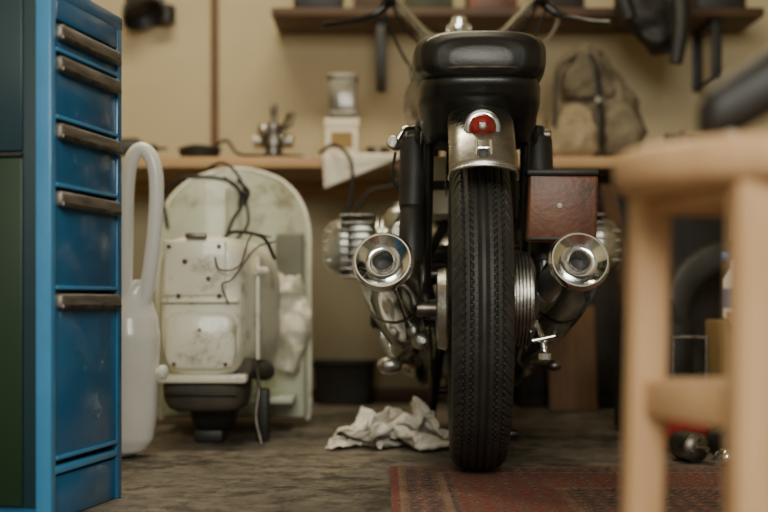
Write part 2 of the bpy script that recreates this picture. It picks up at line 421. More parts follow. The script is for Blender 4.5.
sheet("sheet_2", paperf(-0.10, 0.07, -0.02, .055, .5, .8), 10, 30, M_paper, pp, .001)
hc = grp("hanging_cable", (-0.1, 3.85, 0.6))
tube("loop_1", [(-.20, 3.98, .808), (-.15, 3.90, .822), (-.10, 3.865, .77), (-.10, 3.86, .66), (-.13, 3.86, .585)], .0055, M_grub, hc)
tube("loop_2", [(.10, 3.98, .809), (.08, 3.90, .80), (.03, 3.865, .70), (-.04, 3.86, .68), (-.09, 3.86, .61), (-.07, 3.86, .58), (-.03, 3.86, .615)], .005, M_grub, hc)

# canvas backpack
bp_ = grp("canvas_backpack", (0.68, 4.2, 0.80))
ZM = .796
loft("main_bag", resamp([(.798, .69, 4.22, .13, .09, 2.6), (.83, .69, 4.22, .155, .115, 2.4), (.90, .70, 4.22, .160, .12, 2.3), (1.0, .69, 4.22, .142, .11, 2.2), (1.07, .675, 4.22, .114, .09, 2.2), (1.13, .66, 4.22, .082, .07, 2.1), (1.175, .655, 4.22, .05, .045, 2), (1.19, .655, 4.22, .02, .02, 2)], 6), M_canvas, bp_, axis='z', wob=.020, wscale=13, n=90, zmin=ZM)
loft("top_flap", resamp([(1.00, .66, 4.15, .085, .055, 2.6), (1.03, .66, 4.15, .095, .062, 2.6), (1.09, .65, 4.16, .080, .060, 2.4), (1.15, .65, 4.19, .055, .045, 2.2), (1.185, .65, 4.21, .025, .025, 2)], 6), M_canvas, bp_, axis='z', wob=.014, wscale=17, n=70)
loft("front_pocket", resamp([(.798, .60, 4.08, .06, .04, 2.6), (.82, .60, 4.08, .075, .055, 2.6), (.88, .60, 4.08, .078, .058, 2.5), (.94, .60, 4.09, .062, .05, 2.4), (.975, .60, 4.10, .03, .03, 2)], 6), M_canvas2, bp_, axis='z', wob=.012, wscale=18, n=70, zmin=ZM)
loft("side_pocket", resamp([(.798, .765, 4.09, .045, .035, 2.6), (.82, .765, 4.09, .06, .045, 2.6), (.88, .765, 4.09, .064, .05, 2.5), (.95, .755, 4.10, .05, .04, 2.4), (.98, .755, 4.11, .02, .02, 2)], 6), M_canvas, bp_, axis='z', wob=.012, wscale=18, n=70, zmin=ZM)
tube("strap_1", [(.66, 4.11, 1.14), (.675, 4.075, 1.08), (.685, 4.07, 1.0), (.69, 4.07, .92), (.685, 4.055, .85)], .010, M_satin, bp_, flat=.4)
tube("strap_2", [(.62, 4.14, 1.14), (.56, 4.10, 1.09), (.545, 4.05, 1.0), (.535, 4.03, .90)], .008, M_satin, bp_, flat=.4)
box("buckle", (.685, 4.062, .985), (.03, .008, .022), M_steel, bp_, .003)
tb = grp("tool_roll", (0.95, 4.12, 0.794))
loft("roll", resamp([(.90, 4.12, .838, .02, .02, 2), (.91, 4.12, .846, .04, .038, 2), (1.03, 4.12, .846, .045, .038, 2), (1.05, 4.12, .84, .03, .03, 2)], 3), M_satin, tb, axis='x', wob=.006, wscale=20)
tube("tie", [(.96, 4.12+.049*math.cos(a), .848+.043*math.sin(a)) for a in [i*math.pi/6 for i in range(13)]], .004, M_brown, tb, k=3)

# jacket hanging from the upper shelf
jk = grp("leather_jacket", (0.87, 4.12, 1.2))
loft("body", resamp([(1.44, .85, 4.13, .07, .03, 2.4), (1.40, .85, 4.12, .10, .045, 2.6), (1.32, .85, 4.11, .105, .05, 2.6), (1.23, .86, 4.11, .09, .05, 2.6), (1.17, .89, 4.11, .05, .04, 2.4), (1.14, .90, 4.11, .035, .03, 2.2)], 5), M_satin, jk, axis='z', wob=.024, wscale=13, n=56)
tube("sleeve", [(.93, 4.10, 1.40), (.945, 4.07, 1.30), (.94, 4.06, 1.20), (.925, 4.06, 1.10)], .03, M_satin, jk, rads=[.034, .032, .027, .022])
tube("sleeve_left", [(.77, 4.10, 1.40), (.755, 4.07, 1.33), (.78, 4.06, 1.24)], .03, M_satin, jk, rads=[.034, .03, .024])
tube("hook", [(.87, 4.135, 1.40), (.87, 4.16, 1.45), (.87, 4.185, 1.42), (.87, 4.190, 1.31)], .005, M_steel, jk)

# work lamp upper left
wl = grp("work_lamp", (-0.83, 4.44, 1.33))
lathe("shade", [(0, .03), (.02, .035), (.05, .06), (.09, .075), (.095, .07), (.06, .05)], (-.87, 4.43, 1.40), (.3, -.25, -.5), M_satin, wl)
box("wall_plate", (-.80, 4.49, 1.36), (.06, .02, .1), M_satin, wl, .004)
tube("arm", [(-.80, 4.48, 1.37), (-.80, 4.43, 1.40), (-.86, 4.42, 1.41)], .01, M_satin, wl)
lathe("battery", [(0, .02), (.005, .03), (.06, .03), (.065, .02)], (-.755, 4.45, 1.31), (0, 0, 1), M_satin, wl)

# ------------------------------------------------------------------ clutter under bench, right
box("plywood_board", (0.59, 4.02, 0.167), (0.15, 0.018, 0.33), M_ply, bev=.003, rot=(-.12, 0, 0.05))
def tire(name, c, R, r, tilt, mat=M_rubber):
    g = grp(name, (c[0], c[1], 0))
    bm = bmesh.new(); n = 56; k = 20; rings = []
    M = Matrix.Translation(V(c)) @ Matrix.Rotation(tilt[1], 4, 'Z') @ Matrix.Rotation(tilt[0], 4, 'X')
    for i in range(n):
        a = 2*math.pi*i/n; ring = []
        for j in range(k):
            b = 2*math.pi*j/k
            rr = R-r + r*math.copysign(abs(math.cos(b))**.75, math.cos(b)); yy = r*1.0*math.copysign(abs(math.sin(b))**.75, math.sin(b))
            if math.cos(b) > .6 and i % 2: rr -= .004
            ring.append(bm.verts.new(V((rr*math.cos(a), yy, rr*math.sin(a)))))
        rings.append(ring)
    rings.append(rings[0]); bridge(bm, rings, cap=False)
    finish(bm, "carcass", mat, g, M=M)
    bm = bmesh.new(); rings = []
    for t, rr in [(-.03, R-1.75*r), (-.035, R-1.6*r), (0, R-1.85*r), (.035, R-1.6*r), (.03, R-1.75*r)]:
        rings.append([bm.verts.new(V((rr*math.cos(2*math.pi*i/40), t, rr*math.sin(2*math.pi*i/40)))) for i in range(40)])
    bridge(bm, rings, cap=False); finish(bm, "rim", M_steel, g, M=M)
tire("spare_tire", (1.06, 3.82, 0.275), 0.26, 0.05, (-.2, 0.15))
dc = grp("under_bench_cupboard", (0.78, 4.28, 0))
box("carcass", (.78, 4.28, .345), (.68, .29, .68), M_darkcab, dc, .004)
for k in range(3):
    box("door_panel_%d" % k, (.555+.225*k, 4.129, .35), (.205, .014, .60), M_darkcab, dc, .004)
    cyl("pull_%d" % k, (.64+.225*k, 4.122, .44), (.64+.225*k, 4.105, .44), .010, M_steel, dc)
box("top_board", (.78, 4.275, .688), (.70, .31, .016), M_darkcab, dc, .003)
def plank(name, x0, x1, ztop, y0, y1, w, mat, t=.02):
    a = V((x0, y0, .012)); b = V((x1, y1, ztop)); d = b-a
    bm = bmesh.new(); bmesh.ops.create_cube(bm, size=1)
    for v in bm.verts: v.co = V((v.co.x*w, v.co.y*t, v.co.z*d.length))
    bmesh.ops.bevel(bm, geom=list(bm.edges), offset=.003, segments=2, affect='EDGES')
    q = d.to_track_quat('Z', 'Y').to_matrix().to_4x4()
    return finish(bm, name, mat, M=Matrix.Translation((a+b)/2) @ q)
plank("wooden_plank", .76, .68, .70, 3.66, 3.90, .05, M_dwood)
plank("metal_rod", .745, .79, .74, 3.60, 3.905, .018, M_steel, .018)
cr = grp("metal_crate", (1.64, 4.1, 0))
box("body", (1.64, 4.1, .2), (.5, .4, .4), M_olive, cr, .01)
for i in range(3): box("rib_%d" % i, (1.48+.16*i, 3.895, .2), (.03, .014, .36), M_grey, cr, .003)
box("lid", (1.64, 4.1, .41), (.52, .42, .03), M_olive, cr, .006)
ec = grp("fuel_canister", (0.72, 3.42, 0))
loft("body", resamp([(.002, .72, 3.42, .085, .06, 4), (.012, .72, 3.42, .10, .075, 4), (.28, .72, 3.42, .10, .075, 4), (.31, .72, 3.42, .075, .06, 3)], 2), M_satin, ec, axis='z')
tube("handle", [(.67, 3.42, .30), (.68, 3.42, .345), (.76, 3.42, .345), (.77, 3.42, .30)], .009, M_satin, ec)
cyl("cap", (.72, 3.37, .30), (.72, 3.36, .335), .02, M_redp, ec)
bx = grp("cardboard_box", (0.93, 3.25, 0))
box("body", (.96, 3.25, .15), (.24, .2, .298), M_yel, bx, .004)
box("flap_front", (.96, 3.135, .305), (.23, .05, .004), M_carton, bx, .001, rot=(.6, 0, 0))
box("tape", (.96, 3.1485, .15), (.05, .002, .28), M_carton, bx, 0)
def bottle(x, y, z, body, label, h=1.0):
    sb = grp("spray_bottle", (x, y, z))
    lathe("bottle", [(0, .025), (.005, .030), (.10*h, .030), (.12*h, .018), (.13*h, .012), (.15*h, .012)], (x, y, z), (0, 0, 1), body, sb)
    lathe("label", [(0, .0305), (.05, .0305)], (x, y, z+.028), (0, 0, 1), label, sb, cap=False)
    box("nozzle", (x-.01, y, z+.15*h+.010), (.05, .018, .022), label, sb, .004)
bottle(.895, 3.26, .3015, M_white, M_bluep)
bottle(.98, 3.27, .3015, M_redp, M_satin, .9)
st = grp("metal_stand", (0.72, 3.10, 0))
tube("hoop", [(.70, 3.10, .005), (.70, 3.10, .24), (.705, 3.10, .258), (.775, 3.10, .258), (.78, 3.10, .24), (.78, 3.10, .005)], .005, M_steel, st, k=5)
tube("foot_1", [(.70, 3.06, .005), (.70, 3.14, .005)], .005, M_steel, st, smooth=False)
tube("foot_2", [(.78, 3.06, .005), (.78, 3.14, .005)], .005, M_steel, st, smooth=False)
tube("brace", [(.70, 3.10, .15), (.78, 3.10, .15)], .004, M_steel, st, smooth=False)
def elec(name, x, y, r, L, az, m, z=0):
    g = grp(name, (x, y, z)); d = V((math.cos(az), math.sin(az), 0)); p = V((x, y, z+r+.002))-d*L/2
    lathe("housing", [(0, r*.4), (.004, r*.8), (.012, r), (L*.6, r), (L*.62, r*.85), (L*.8, r*.85), (L*.84, r*.5), (L, r*.3)], p, d, m, g)
    cyl("shaft", p-d*.03, p, r*.2, M_steel, g)
    for k in range(3):
        o_ = V((0, 0, r*.6))*math.cos(k*2.1)+d.cross(V((0, 0, 1)))*r*.6*math.sin(k*2.1)
        cyl("bolt_%d" % k, p-d*.005+o_, p+d*.008+o_, r*.13, M_steel, g)
    return g
elec("starter_motor", .655, 2.78, .032, .11, 1.9, M_steel)
elec("dynamo", .745, 2.80, .034, .10, 1.9, M_satin)
elec("oil_filter", .79, 2.93, .040, .07, 1.5, M_satin)
elec("headlamp_bowl", .71, 2.66, .020, .06, 1.7, M_chrome)
elec("horn", .79, 2.68, .024, .05, 1.2, M_redp)
elec("fire_extinguisher", .69, 2.97, .048, .14, .25, M_redp)
jc = grp("trolley_jack", (.92, 2.92, 0))
box("frame", (.92, 2.92, .05), (.10, .22, .06), M_redp, jc, .01)
for s in (-1, 1):
    for t in (-1, 1): cyl("wheel_%d_%d" % (s, t), (.92+s*.055, 2.92+t*.08, .025), (.92+s*.035, 2.92+t*.08, .025), .023, M_satin, jc)
tube("arm", [(.92, 2.97, .08), (.92, 2.89, .12), (.92, 2.83, .13)], .014, M_steel, jc)
cyl("saddle", (.92, 2.83, .13), (.92, 2.83, .15), .025, M_steel, jc)

# ------------------------------------------------------------------ black tub
ty = grp("plastic_tub", (-0.13, 4.33, 0))
bm = bmesh.new(); rings = []
for (z, hx, hy) in [(0.002, .085, .06), (.005, .09, .065), (.12, .102, .078), (.135, .108, .084), (.14, .112, .088), (.145, .112, .088), (.145, .100, .076), (.12, .098, .074), (.01, .086, .062)]:
    ring = []
    for i in range(40):
        th = 2*math.pi*i/40; c = math.cos(th); s = math.sin(th)
        ring.append(bm.verts.new(V((-.133+hx*math.copysign(abs(c)**.35, c), 4.32+hy*math.copysign(abs(s)**.35, s), z))))
    rings.append(ring)
bridge(bm, rings); finish(bm, "tub", M_satin, ty)

# ------------------------------------------------------------------ rug
R_red = rug_mat("rug_red", (0.24, 0.045, 0.035), (0.05, 0.04, 0.055), (0.38, 0.27, 0.17), 26)
R_navy = rug_mat("rug_navy", (0.055, 0.042, 0.055), (0.28, 0.06, 0.04), (0.42, 0.30, 0.19), 30)
R_cream = rug_mat("rug_cream", (0.34, 0.22, 0.14), (0.22, 0.05, 0.035), (0.06, 0.05, 0.07), 50)
bm = bmesh.new()
X0, X1, Y0, Y1 = 0.012, 0.98, 1.45, 2.645
ins = [0, .016, .03, .09, .105, .12, .30, .315]
mi = [0, 2, 1, 2, 1, 0, 2]
rects = []
for d in ins:
    rects.append([bm.verts.new(V((x, y, .0065))) for x, y in [(X0+d, Y0+d), (X1-d, Y0+d), (X1-d, Y1-d), (X0+d, Y1-d)]])
for k in range(len(rects)-1):
    for i in range(4):
        f = bm.faces.new((rects[k][i], rects[k][(i+1) % 4], rects[k+1][(i+1) % 4], rects[k+1][i])); f.material_index = mi[k]
f = bm.faces.new(rects[-1]); f.material_index = 1
low = [bm.verts.new(V((v.co.x, v.co.y, .0005))) for v in rects[0]]
for i in range(4): bm.faces.new((rects[0][i], low[i], low[(i+1) % 4], rects[0][(i+1) % 4]))
bm.faces.new(low[::-1])
finish(bm, "persian_rug", [R_red, R_navy, R_cream], smooth=False)

# ------------------------------------------------------------------ tool cabinet
tc_ = grp("tool_cabinet", (-0.519, 1.99, 0), rz=math.radians(79.1), world=False)
W, D, H = .285, .46, .85
box("carcass", (W/2, D/2+.012, H/2+.01), (W-.004, D-.02, H-.03), M_teal, tc_, .003)
box("post_near", (.010, .012, H/2), (.020, .026, H), M_blue2, tc_, .003)
box("post_far", (W-.010, .012, H/2), (.020, .026, H), M_blue, tc_, .003)
box("top", (W/2, D/2, H-.012), (W+.004, D+.004, .026), M_blue, tc_, .004)
box("plinth", (W/2+.004, D/2+.004, .036), (W-.010, D, .070), M_blue, tc_, .003)
box("rail_bottom", (W/2, .006, .082), (W-.04, .014, .012), M_blue2, tc_, .002)
hz = [.773, .723, .617, .51, .348]
for i in range(5):
    top = hz[i]; bot = (hz[i+1]+.016) if i < 4 else .095
    box("drawer_%d" % i, (W/2, .010, (top+bot)/2), (W-.044, .016, top-bot-.004), M_blue, tc_, .003)
    box("drawer_frame_%d" % i, (W/2, .006, bot+.006), (W-.044, .016, .006), M_blue2, tc_, .001)
    box("handle_%d" % i, (W/2, -.001, hz[i]), (W-.046, .018, .024), M_hand, tc_, .006, seg=3)
    box("lip_%d" % i, (W/2, -.008, hz[i]-.009), (W-.050, .007, .008), M_steel, tc_, .002)
box("front_head", (W/2, .006, .812), (W-.044, .014, .04), M_blue, tc_, .003)
box("side_lower", (-.001, D/2+.02, .30), (.006, D-.05, .545), M_green, tc_, .003)
box("side_upper", (-.001, D/2+.02, .705), (.006, D-.05, .245), M_teal, tc_, .003)
box("side_seam", (-.003, D/2+.02, .577), (.008, D-.05, .006), M_satin, tc_, .001)
wr = grp("socket_set", (-0.56, 2.17, .8515))
box("case", (-.56, 2.17, .872), (.10, .12, .038), M_satin, wr, .005)
for k in range(3): cyl("socket_%d" % k, (-.585+.03*k, 2.17, .891), (-.585+.03*k, 2.17, .915), .011, M_steel, wr)

# ------------------------------------------------------------------ white scooter fender with tubular guard
wf = grp("scooter_front_fender", (-0.60, 2.85, 0))
loft("shell", resamp([(.004, -.590, 2.85, .03, .03, 2), (.014, -.588, 2.85, .055, .045, 2.2), (.04, -.588, 2.85, .074, .056, 2.2), (.09, -.588, 2.85, .082, .062, 2.3), (.20, -.587, 2.85, .085, .066, 2.4), (.27, -.586, 2.85, .087, .066, 2.3), (.31, -.584, 2.85, .080, .06, 2.2), (.335, -.578, 2.85, .066, .05, 2.1), (.36, -.565, 2.85, .048, .036, 2), (.38, -.548, 2.845, .028, .024, 2), (.395, -.535, 2.84, .018, .018, 2)], 5), M_white, wf, axis='z', n=56, sharp=80)
tube("guard_tube", [(-.578, 2.83, .30), (-.572, 2.83, .42), (-.569, 2.83, .58), (-.560, 2.83, .655), (-.537, 2.83, .683), (-.512, 2.83, .66), (-.503, 2.83, .60), (-.508, 2.83, .50), (-.522, 2.833, .39), (-.535, 2.84, .33)], .0165, M_white, wf, seg=18, k=10)
lathe("knob", [(0, .008), (.012, .008), (.014, .016), (.026, .016), (.03, .010)], (-.510, 2.84, .19), (1, -.1, 0), M_white, wf)

# ------------------------------------------------------------------ scooter body
sc = grp("scooter_body", (-0.43, 3.3, 0))
cx = -.43
loft("rear_shell", resamp([(2.999, cx, .335, .072, .135, 4), (3.002, cx, .335, .082, .148, 4), (3.010, cx, .335, .092, .158, 4), (3.03, cx, .335, .100, .166, 4), (3.15, cx+.01, .333, .120, .171, 3.8), (3.3, cx+.02, .33, .142, .172, 3.6), (3.42, cx+.02, .32, .135, .165, 3.6), (3.46, cx+.02, .31, .11, .145, 3.5)], 4), M_scoot, sc, n=72, sharp=70)
box("lamp_panel", (cx-.012, 2.996, .425), (.145, .012, .13), M_scoot, sc, .005, seg=3)
box("ledge", (cx, 2.992, .348), (.182, .02, .009), M_scoot, sc, .004)
loft("number_plate_panel", resamp([(2.985, cx, .255, .072, .058, 5), (2.989, cx, .255, .080, .066, 5), (3.01, cx, .255, .086, .072, 5)], 3), M_scoot, sc, n=56)
box("bottom_lip", (cx, 3.02, .165), (.215, .06, .020), M_scoot, sc, .006, seg=3)
for i, (x, z) in enumerate([(-.05, .360), (.045, .360), (-.072, .475), (.045, .475), (-.06, .20), (.06, .20)]):
    cyl("bolt_%d" % i, (cx+x, 2.994, z), (cx+x, 2.983, z), .0048, M_rust, sc, seg=10)
for i, (x, z, r) in enumerate([(-.035, .44, .006), (.02, .40, .005), (.0, .28, .004)]):
    cyl("hole_%d" % i, (cx+x, 2.992, z), (cx+x, 2.984, z), r, M_rust, sc, seg=16)
box("latch", (cx-.01, 3.00, .500), (.05, .02, .014), M_steel, sc, .003)
cyl("side_hinge", (cx+.12, 3.08, .42), (cx+.145, 3.10, .42), .010, M_scoot, sc)
box("side_flange", (cx+.125, 3.14, .33), (.010, .10, .25), M_scoot, sc, .004)
loft("skirt", resamp([(.156, cx, 3.14, .096, .125, 5), (.148, cx, 3.14, .100, .130, 5), (.115, cx, 3.14, .098, .126, 5), (.092, cx+.002, 3.14, .090, .115, 4.5), (.085, cx+.003, 3.14, .078, .10, 4)], 2), M_grey, sc, axis='z', n=48)
box("skirt_step", (cx, 3.008, .128), (.17, .012, .006), M_satin, sc, .002)
loft("engine_mount", resamp([(.090, cx+.01, 3.18, .060, .08, 4), (.045, cx+.01, 3.18, .050, .07, 4), (.03, cx+.01, 3.18, .04, .05, 4)], 2), M_satin, sc, axis='z')
box("stand_block", (cx+.0, 3.18, .017), (.07, .10, .032), M_satin, sc, .006)
box("prop_block", (cx+.13, 3.18, .066), (.03, .06, .13), M_satin, sc, .006)
tube("kick_lever", [(cx+.12, 3.1, .20), (cx+.130, 3.07, .14), (cx+.125, 3.05, .07), (cx+.14, 3.03, .01)], .004, M_steel, sc)
cyl("tail_muffler", (cx+.09, 3.05, .19), (cx+.13, 3.25, .17), .025, M_grey, sc, bev=.004)
box("floorboard", (cx+.02, 3.50, .085), (.34, .24, .02), M_scoot2, sc, .006)
loft("tunnel", [(3.38, cx+.02, .12, .05, .04, 3), (3.60, cx+.02, .16, .05, .07, 3)], M_scoot2, sc)
def shield(u, v):
    z = .018+v*.702; U = u*2-1
    p = 1.0
    if z > .50:
        t = (z-.50)/.2201; p = max(0.02, (1-t**2.3))**(1/2.3)
    if z < .05: p = .95+.05*(z/.05)
    return V((-.418+.212*p*U, 3.64-.07*abs(U*p)**2.5-.02*math.sin(v*3.1), z))
sheet("leg_shield", shield, 40, 60, M_scoot2, sc, .006)
edge = [shield(1, i/60) for i in range(0, 61, 2)] + [shield(0, 1-i/60) for i in range(0, 61, 2)]
tube("shield_trim", edge, .006, M_scoot, sc, k=2, seg=8)
box("glovebox_recess", (-.262, 3.560, .385), (.080, .02, .30), M_panel, sc, .008, rot=(0, 0, -.25), seg=3)
box("shield_floor_skirt", (-.262, 3.555, .125), (.09, .03, .20), M_scoot2, sc, .008, rot=(0, 0, -.25), seg=3)
cyl("steering_tube", (cx+.01, 3.60, .10), (cx+.01, 3.57, .66), .022, M_scoot2, sc)
tube("cable_1", [(-.60, 3.55, .55), (-.595, 3.46, .63), (-.55, 3.43, .672), (-.47, 3.42, .678), (-.40, 3.42, .66), (-.375, 3.40, .61), (-.40, 3.38, .56), (-.42, 3.36, .50)], .0050, M_grub, sc)
tube("cable_2", [(-.50, 3.55, .71), (-.44, 3.50, .725), (-.39, 3.46, .68), (-.37, 3.44, .61), (-.365, 3.42, .55), (-.40, 3.38, .50)], .0042, M_grub, sc)
tube("cable_3", [(-.43, 3.44, .68), (-.385, 3.42, .64), (-.385, 3.42, .60), (-.36, 3.40, .635), (-.39, 3.40, .67)], .0055, M_grub, sc)
tube("wire_1", [(-.27, 3.05, .50), (-.31, 2.99, .50), (-.335, 2.97, .43), (-.38, 2.965, .42), (-.392, 2.965, .45)], .0022, M_rust, sc)
tube("wire_2", [(-.26, 3.06, .49), (-.30, 2.99, .47), (-.35, 2.965, .40), (-.375, 2.965, .385), (-.36, 2.965, .34)], .002, M_grub, sc)
tube("wire_3", [(-.40, 3.2, .506), (-.36, 3.1, .515), (-.29, 3.06, .50), (-.265, 3.10, .45)], .0045, M_grub, sc)
def bagf(u, v):
    z = .42-.26*v; w = .030+.035*math.sin(math.pi*min(1, v*.8+.1)); x = -.268+w*(u*2-1)
    n = noise.noise_vector(V((u*2.2, v*3.2, 1.3)))+noise.noise_vector(V((u*6, v*8, 4.3)))*.35
    return V((x+n.x*.02, 3.50+n.y*.045-.03*math.sin(math.pi*u), z+n.z*.02))
sheet("plastic_bag", bagf, 40, 50, M_bag, sc, .002)

# ------------------------------------------------------------------ MOTORCYCLE (local: x right, y forward, origin under rear axle)
mc = grp("motorcycle", (0.190, 2.6, 0.0068), rz=math.radians(-2.0), world=False)
def tri(x): return 4*abs((x-.5) % 1-.5)-1
def tread_tyre(name, cy, cz, hw, R, na, grooves=True):
    bm = bmesh.new(); K = 100; rings = []
    r0 = R-.05
    for i in range(na):
        a = 2*math.pi*i/na; ring = []
        for j in range(K):
            t = -1+2*j/(K-1)
            th = t*math.pi*0.80
            s_, c_ = math.sin(th), math.cos(th)
            x = hw*math.copysign(abs(s_)**.8, s_); rr = r0+.05*math.copysign(abs(c_)**.62, c_)
            if grooves and c_ > 0:
                d = 0
                z = a/(2*math.pi)*140
                for gc, amp in ((-.036, .0012), (-.022, .0014), (-.0075, .0014), (.0075, .0014), (.022, .0014), (.036, .0012)):
                    q = abs(x-gc-amp*tri(z))/.0017
                    if q < 1.4: d = max(d, .004*(1 if q < .8 else (1.4-q)/.6))
                ph = (z*.5+abs(x)*60) % 1
                if abs(x) > .040 and ph < .22: d = max(d, .0022)
                rr -= d
            ring.append(bm.verts.new(V((x, cy-rr*math.cos(a), cz+rr*math.sin(a)))))
        rings.append(ring)
    rings.append(rings[0])
    for A, B in zip(rings[:-1], rings[1:]):
        for j in range(K-1): bm.faces.new((A[j], A[j+1], B[j+1], B[j]))
    return finish(bm, name, M_rubber, mc, sharp=30)
tread_tyre("rear_tire", 0, .325, .057, .325, 1120)
tread_tyre("front_tire", 1.40, .315, .048, .315, 96, False)
def wheel(nm, cy, cz, R, w):
    lathe(nm+"_rim", [(-w, R), (-w, R+.008), (-w*.6, R-.006), (0, R-.018), (w*.6, R-.006), (w, R+.008), (w, R), (w*.6, R-.014), (0, R-.026), (-w*.6, R-.014), (-w, R)], (0, cy, cz), (1, 0, 0), M_alu, mc, seg=64, cap=False)
    lathe(nm+"_hub", [(-.05, .03), (-.045, .085), (-.03, .09), (-.02, .05), (.02, .05), (.03, .09), (.045, .085), (.05, .03)], (0, cy, cz), (1, 0, 0), M_alu, mc)
    bm = bmesh.new()
    for i in range(36):
        a = 2*math.pi*i/36; s = 1 if i % 2 else -1; a2 = a+.35*(1 if i % 4 < 2 else -1)
        p = V((s*.035, cy+.08*math.cos(a2), cz+.08*math.sin(a2))); q = V((0, cy+(R-.015)*math.cos(a), cz+(R-.015)*math.sin(a)))
        d = (q-p).normalized(); n1 = d.orthogonal().normalized(); n2 = d.cross(n1); rr = []
        for e in (p, q): rr.append([bm.verts.new(e+(n1*math.cos(k*2.09)+n2*math.sin(k*2.09))*.0018) for k in range(3)])
        bridge(bm, rr)
    finish(bm, nm+"_spokes", M_chrome, mc)
wheel("rear_wheel", 0, .325, .232, .038)
wheel("front_wheel", 1.40, .315, .232, .032)
def fender(nm, cy, cz, R, hw, a0, a1, mat, lip=.03):
    bm = bmesh.new(); rings = []; n = 48
    prof = [(-hw, -lip), (-hw*.98, -lip*.45), (-hw*.88, -lip*.12), (-hw*.6, 0.004), (-hw*.3, .009), (0, .011), (hw*.3, .009), (hw*.6, .004), (hw*.88, -lip*.12), (hw*.98, -lip*.45), (hw, -lip)]
    for i in range(n+1):
        a = math.radians(a0+(a1-a0)*i/n)
        rings.append([bm.verts.new(V((x, cy-(R+dr)*math.cos(a), cz+(R+dr)*math.sin(a)))) for x, dr in prof])
    bridge(bm, rings, closed=False, cap=False)
    o = finish(bm, nm, mat, mc, sharp=60)
    s = o.modifiers.new("s", 'SOLIDIFY'); s.thickness = .004; s.offset = 0
    tube(nm+"_edge", [(x*1.01, cy-(R+dr)*math.cos(math.radians(a0)), cz+(R+dr)*math.sin(math.radians(a0))) for x, dr in prof], .0035, mat, mc, seg=8, k=3)
fender("rear_fender", 0, .37, .365, .0605, 35, 150, M_fend)
fender("front_fender", 1.40, .315, .345, .055, 20, 150, M_black)
ty_, tz_ = -.235, .661
lathe("tail_light_housing", [(0, .02), (.02, .031), (.055, .035), (.062, .033), (.064, .026)], (0, ty_+.055, tz_), (0, -1, 0), M_chrome, mc)
lathe("tail_light_lens", [(0, .0257), (.004, .0245), (.010, .018), (.013, .010), (.0135, .001)], (0, ty_-.008, tz_), (0, -1, 0), M_red, mc)
lathe("tail_light_ring", [(0, .006), (.003, .0065), (.004, .003)], (0, ty_-.020, tz_), (0, -1, 0), M_steel, mc)
lathe("tail_mount_collar", [(0, .040), (.01, .038), (.03, .034)], (0, -.19, .665), (0, -1, 0), M_satin, mc)
box("tail_bracket", (0, -.276, .618), (.036, .020, .007), M_chrome, mc, .002)
box("tail_bracket_2", (0, -.288, .597), (.032, .020, .006), M_chrome, mc, .002)
for s in (-1, 1): tube("tail_post_%d" % s, [(s*.013, -.282, .632), (s*.014, -.296, .585)], .0035, M_chrome, mc, smooth=False)
lathe("tail_emblem", [(0, .009), (.003, .009), (.004, .005)], (0, -.294, .608), (0, -1, .2), M_satin, mc)
# seat
loft("seat", resamp([(-.187, 0, .800, .055, .022, 2.5), (-.180, 0, .803, .090, .037, 2.8), (-.165, 0, .808, .112, .048, 3), (-.13, 0, .811, .127, .052, 3.2), (-.05, 0, .814, .132, .053, 3.3), (.1, 0, .814, .132, .052, 3.3), (.3, 0, .805, .12, .055, 3), (.46, 0, .80, .10, .045, 2.6)], 4), M_leather, mc, n=64)
pip = [(.120*math.copysign(abs(math.sin(a))**.7, math.sin(a)), -.190+.12*(1-abs(math.cos(a))**.8), .782) for a in [math.radians(-90+180*i/16) for i in range(17)]]
tube("seat_piping", pip, .0026, M_steel, mc, k=3, seg=8)
loft("seat_pan", resamp([(.775, 0, -.01, .116, .165, 3.4), (.76, 0, -.01, .122, .172, 3.4), (.73, 0, -.005, .122, .164, 3.4), (.70, 0, .01, .116, .14, 3.4), (.66, 0, .03, .104, .10, 3)], 3), M_leather, mc, n=56, axis='z')
loft("seat_pan_front", resamp([(.10, 0, .745, .115, .045, 3.5), (.44, 0, .75, .10, .03, 3)], 3), M_satin, mc, n=48)
# tank
loft("fuel_tank", resamp([(.43, 0, .80, .08, .05, 3), (.47, 0, .82, .115, .085, 2.8), (.60, 0, .845, .150, .105, 2.6), (.80, 0, .86, .165, .11, 2.5), (.93, 0, .86, .12, .09, 2.4), (.98, 0, .85, .06, .05, 2.2)], 4), M_black, mc, n=48)
lathe("tank_cap", [(0, .03), (.012, .03), (.02, .022)], (0, .70, .955), (0, 0, 1), M_chrome, mc)
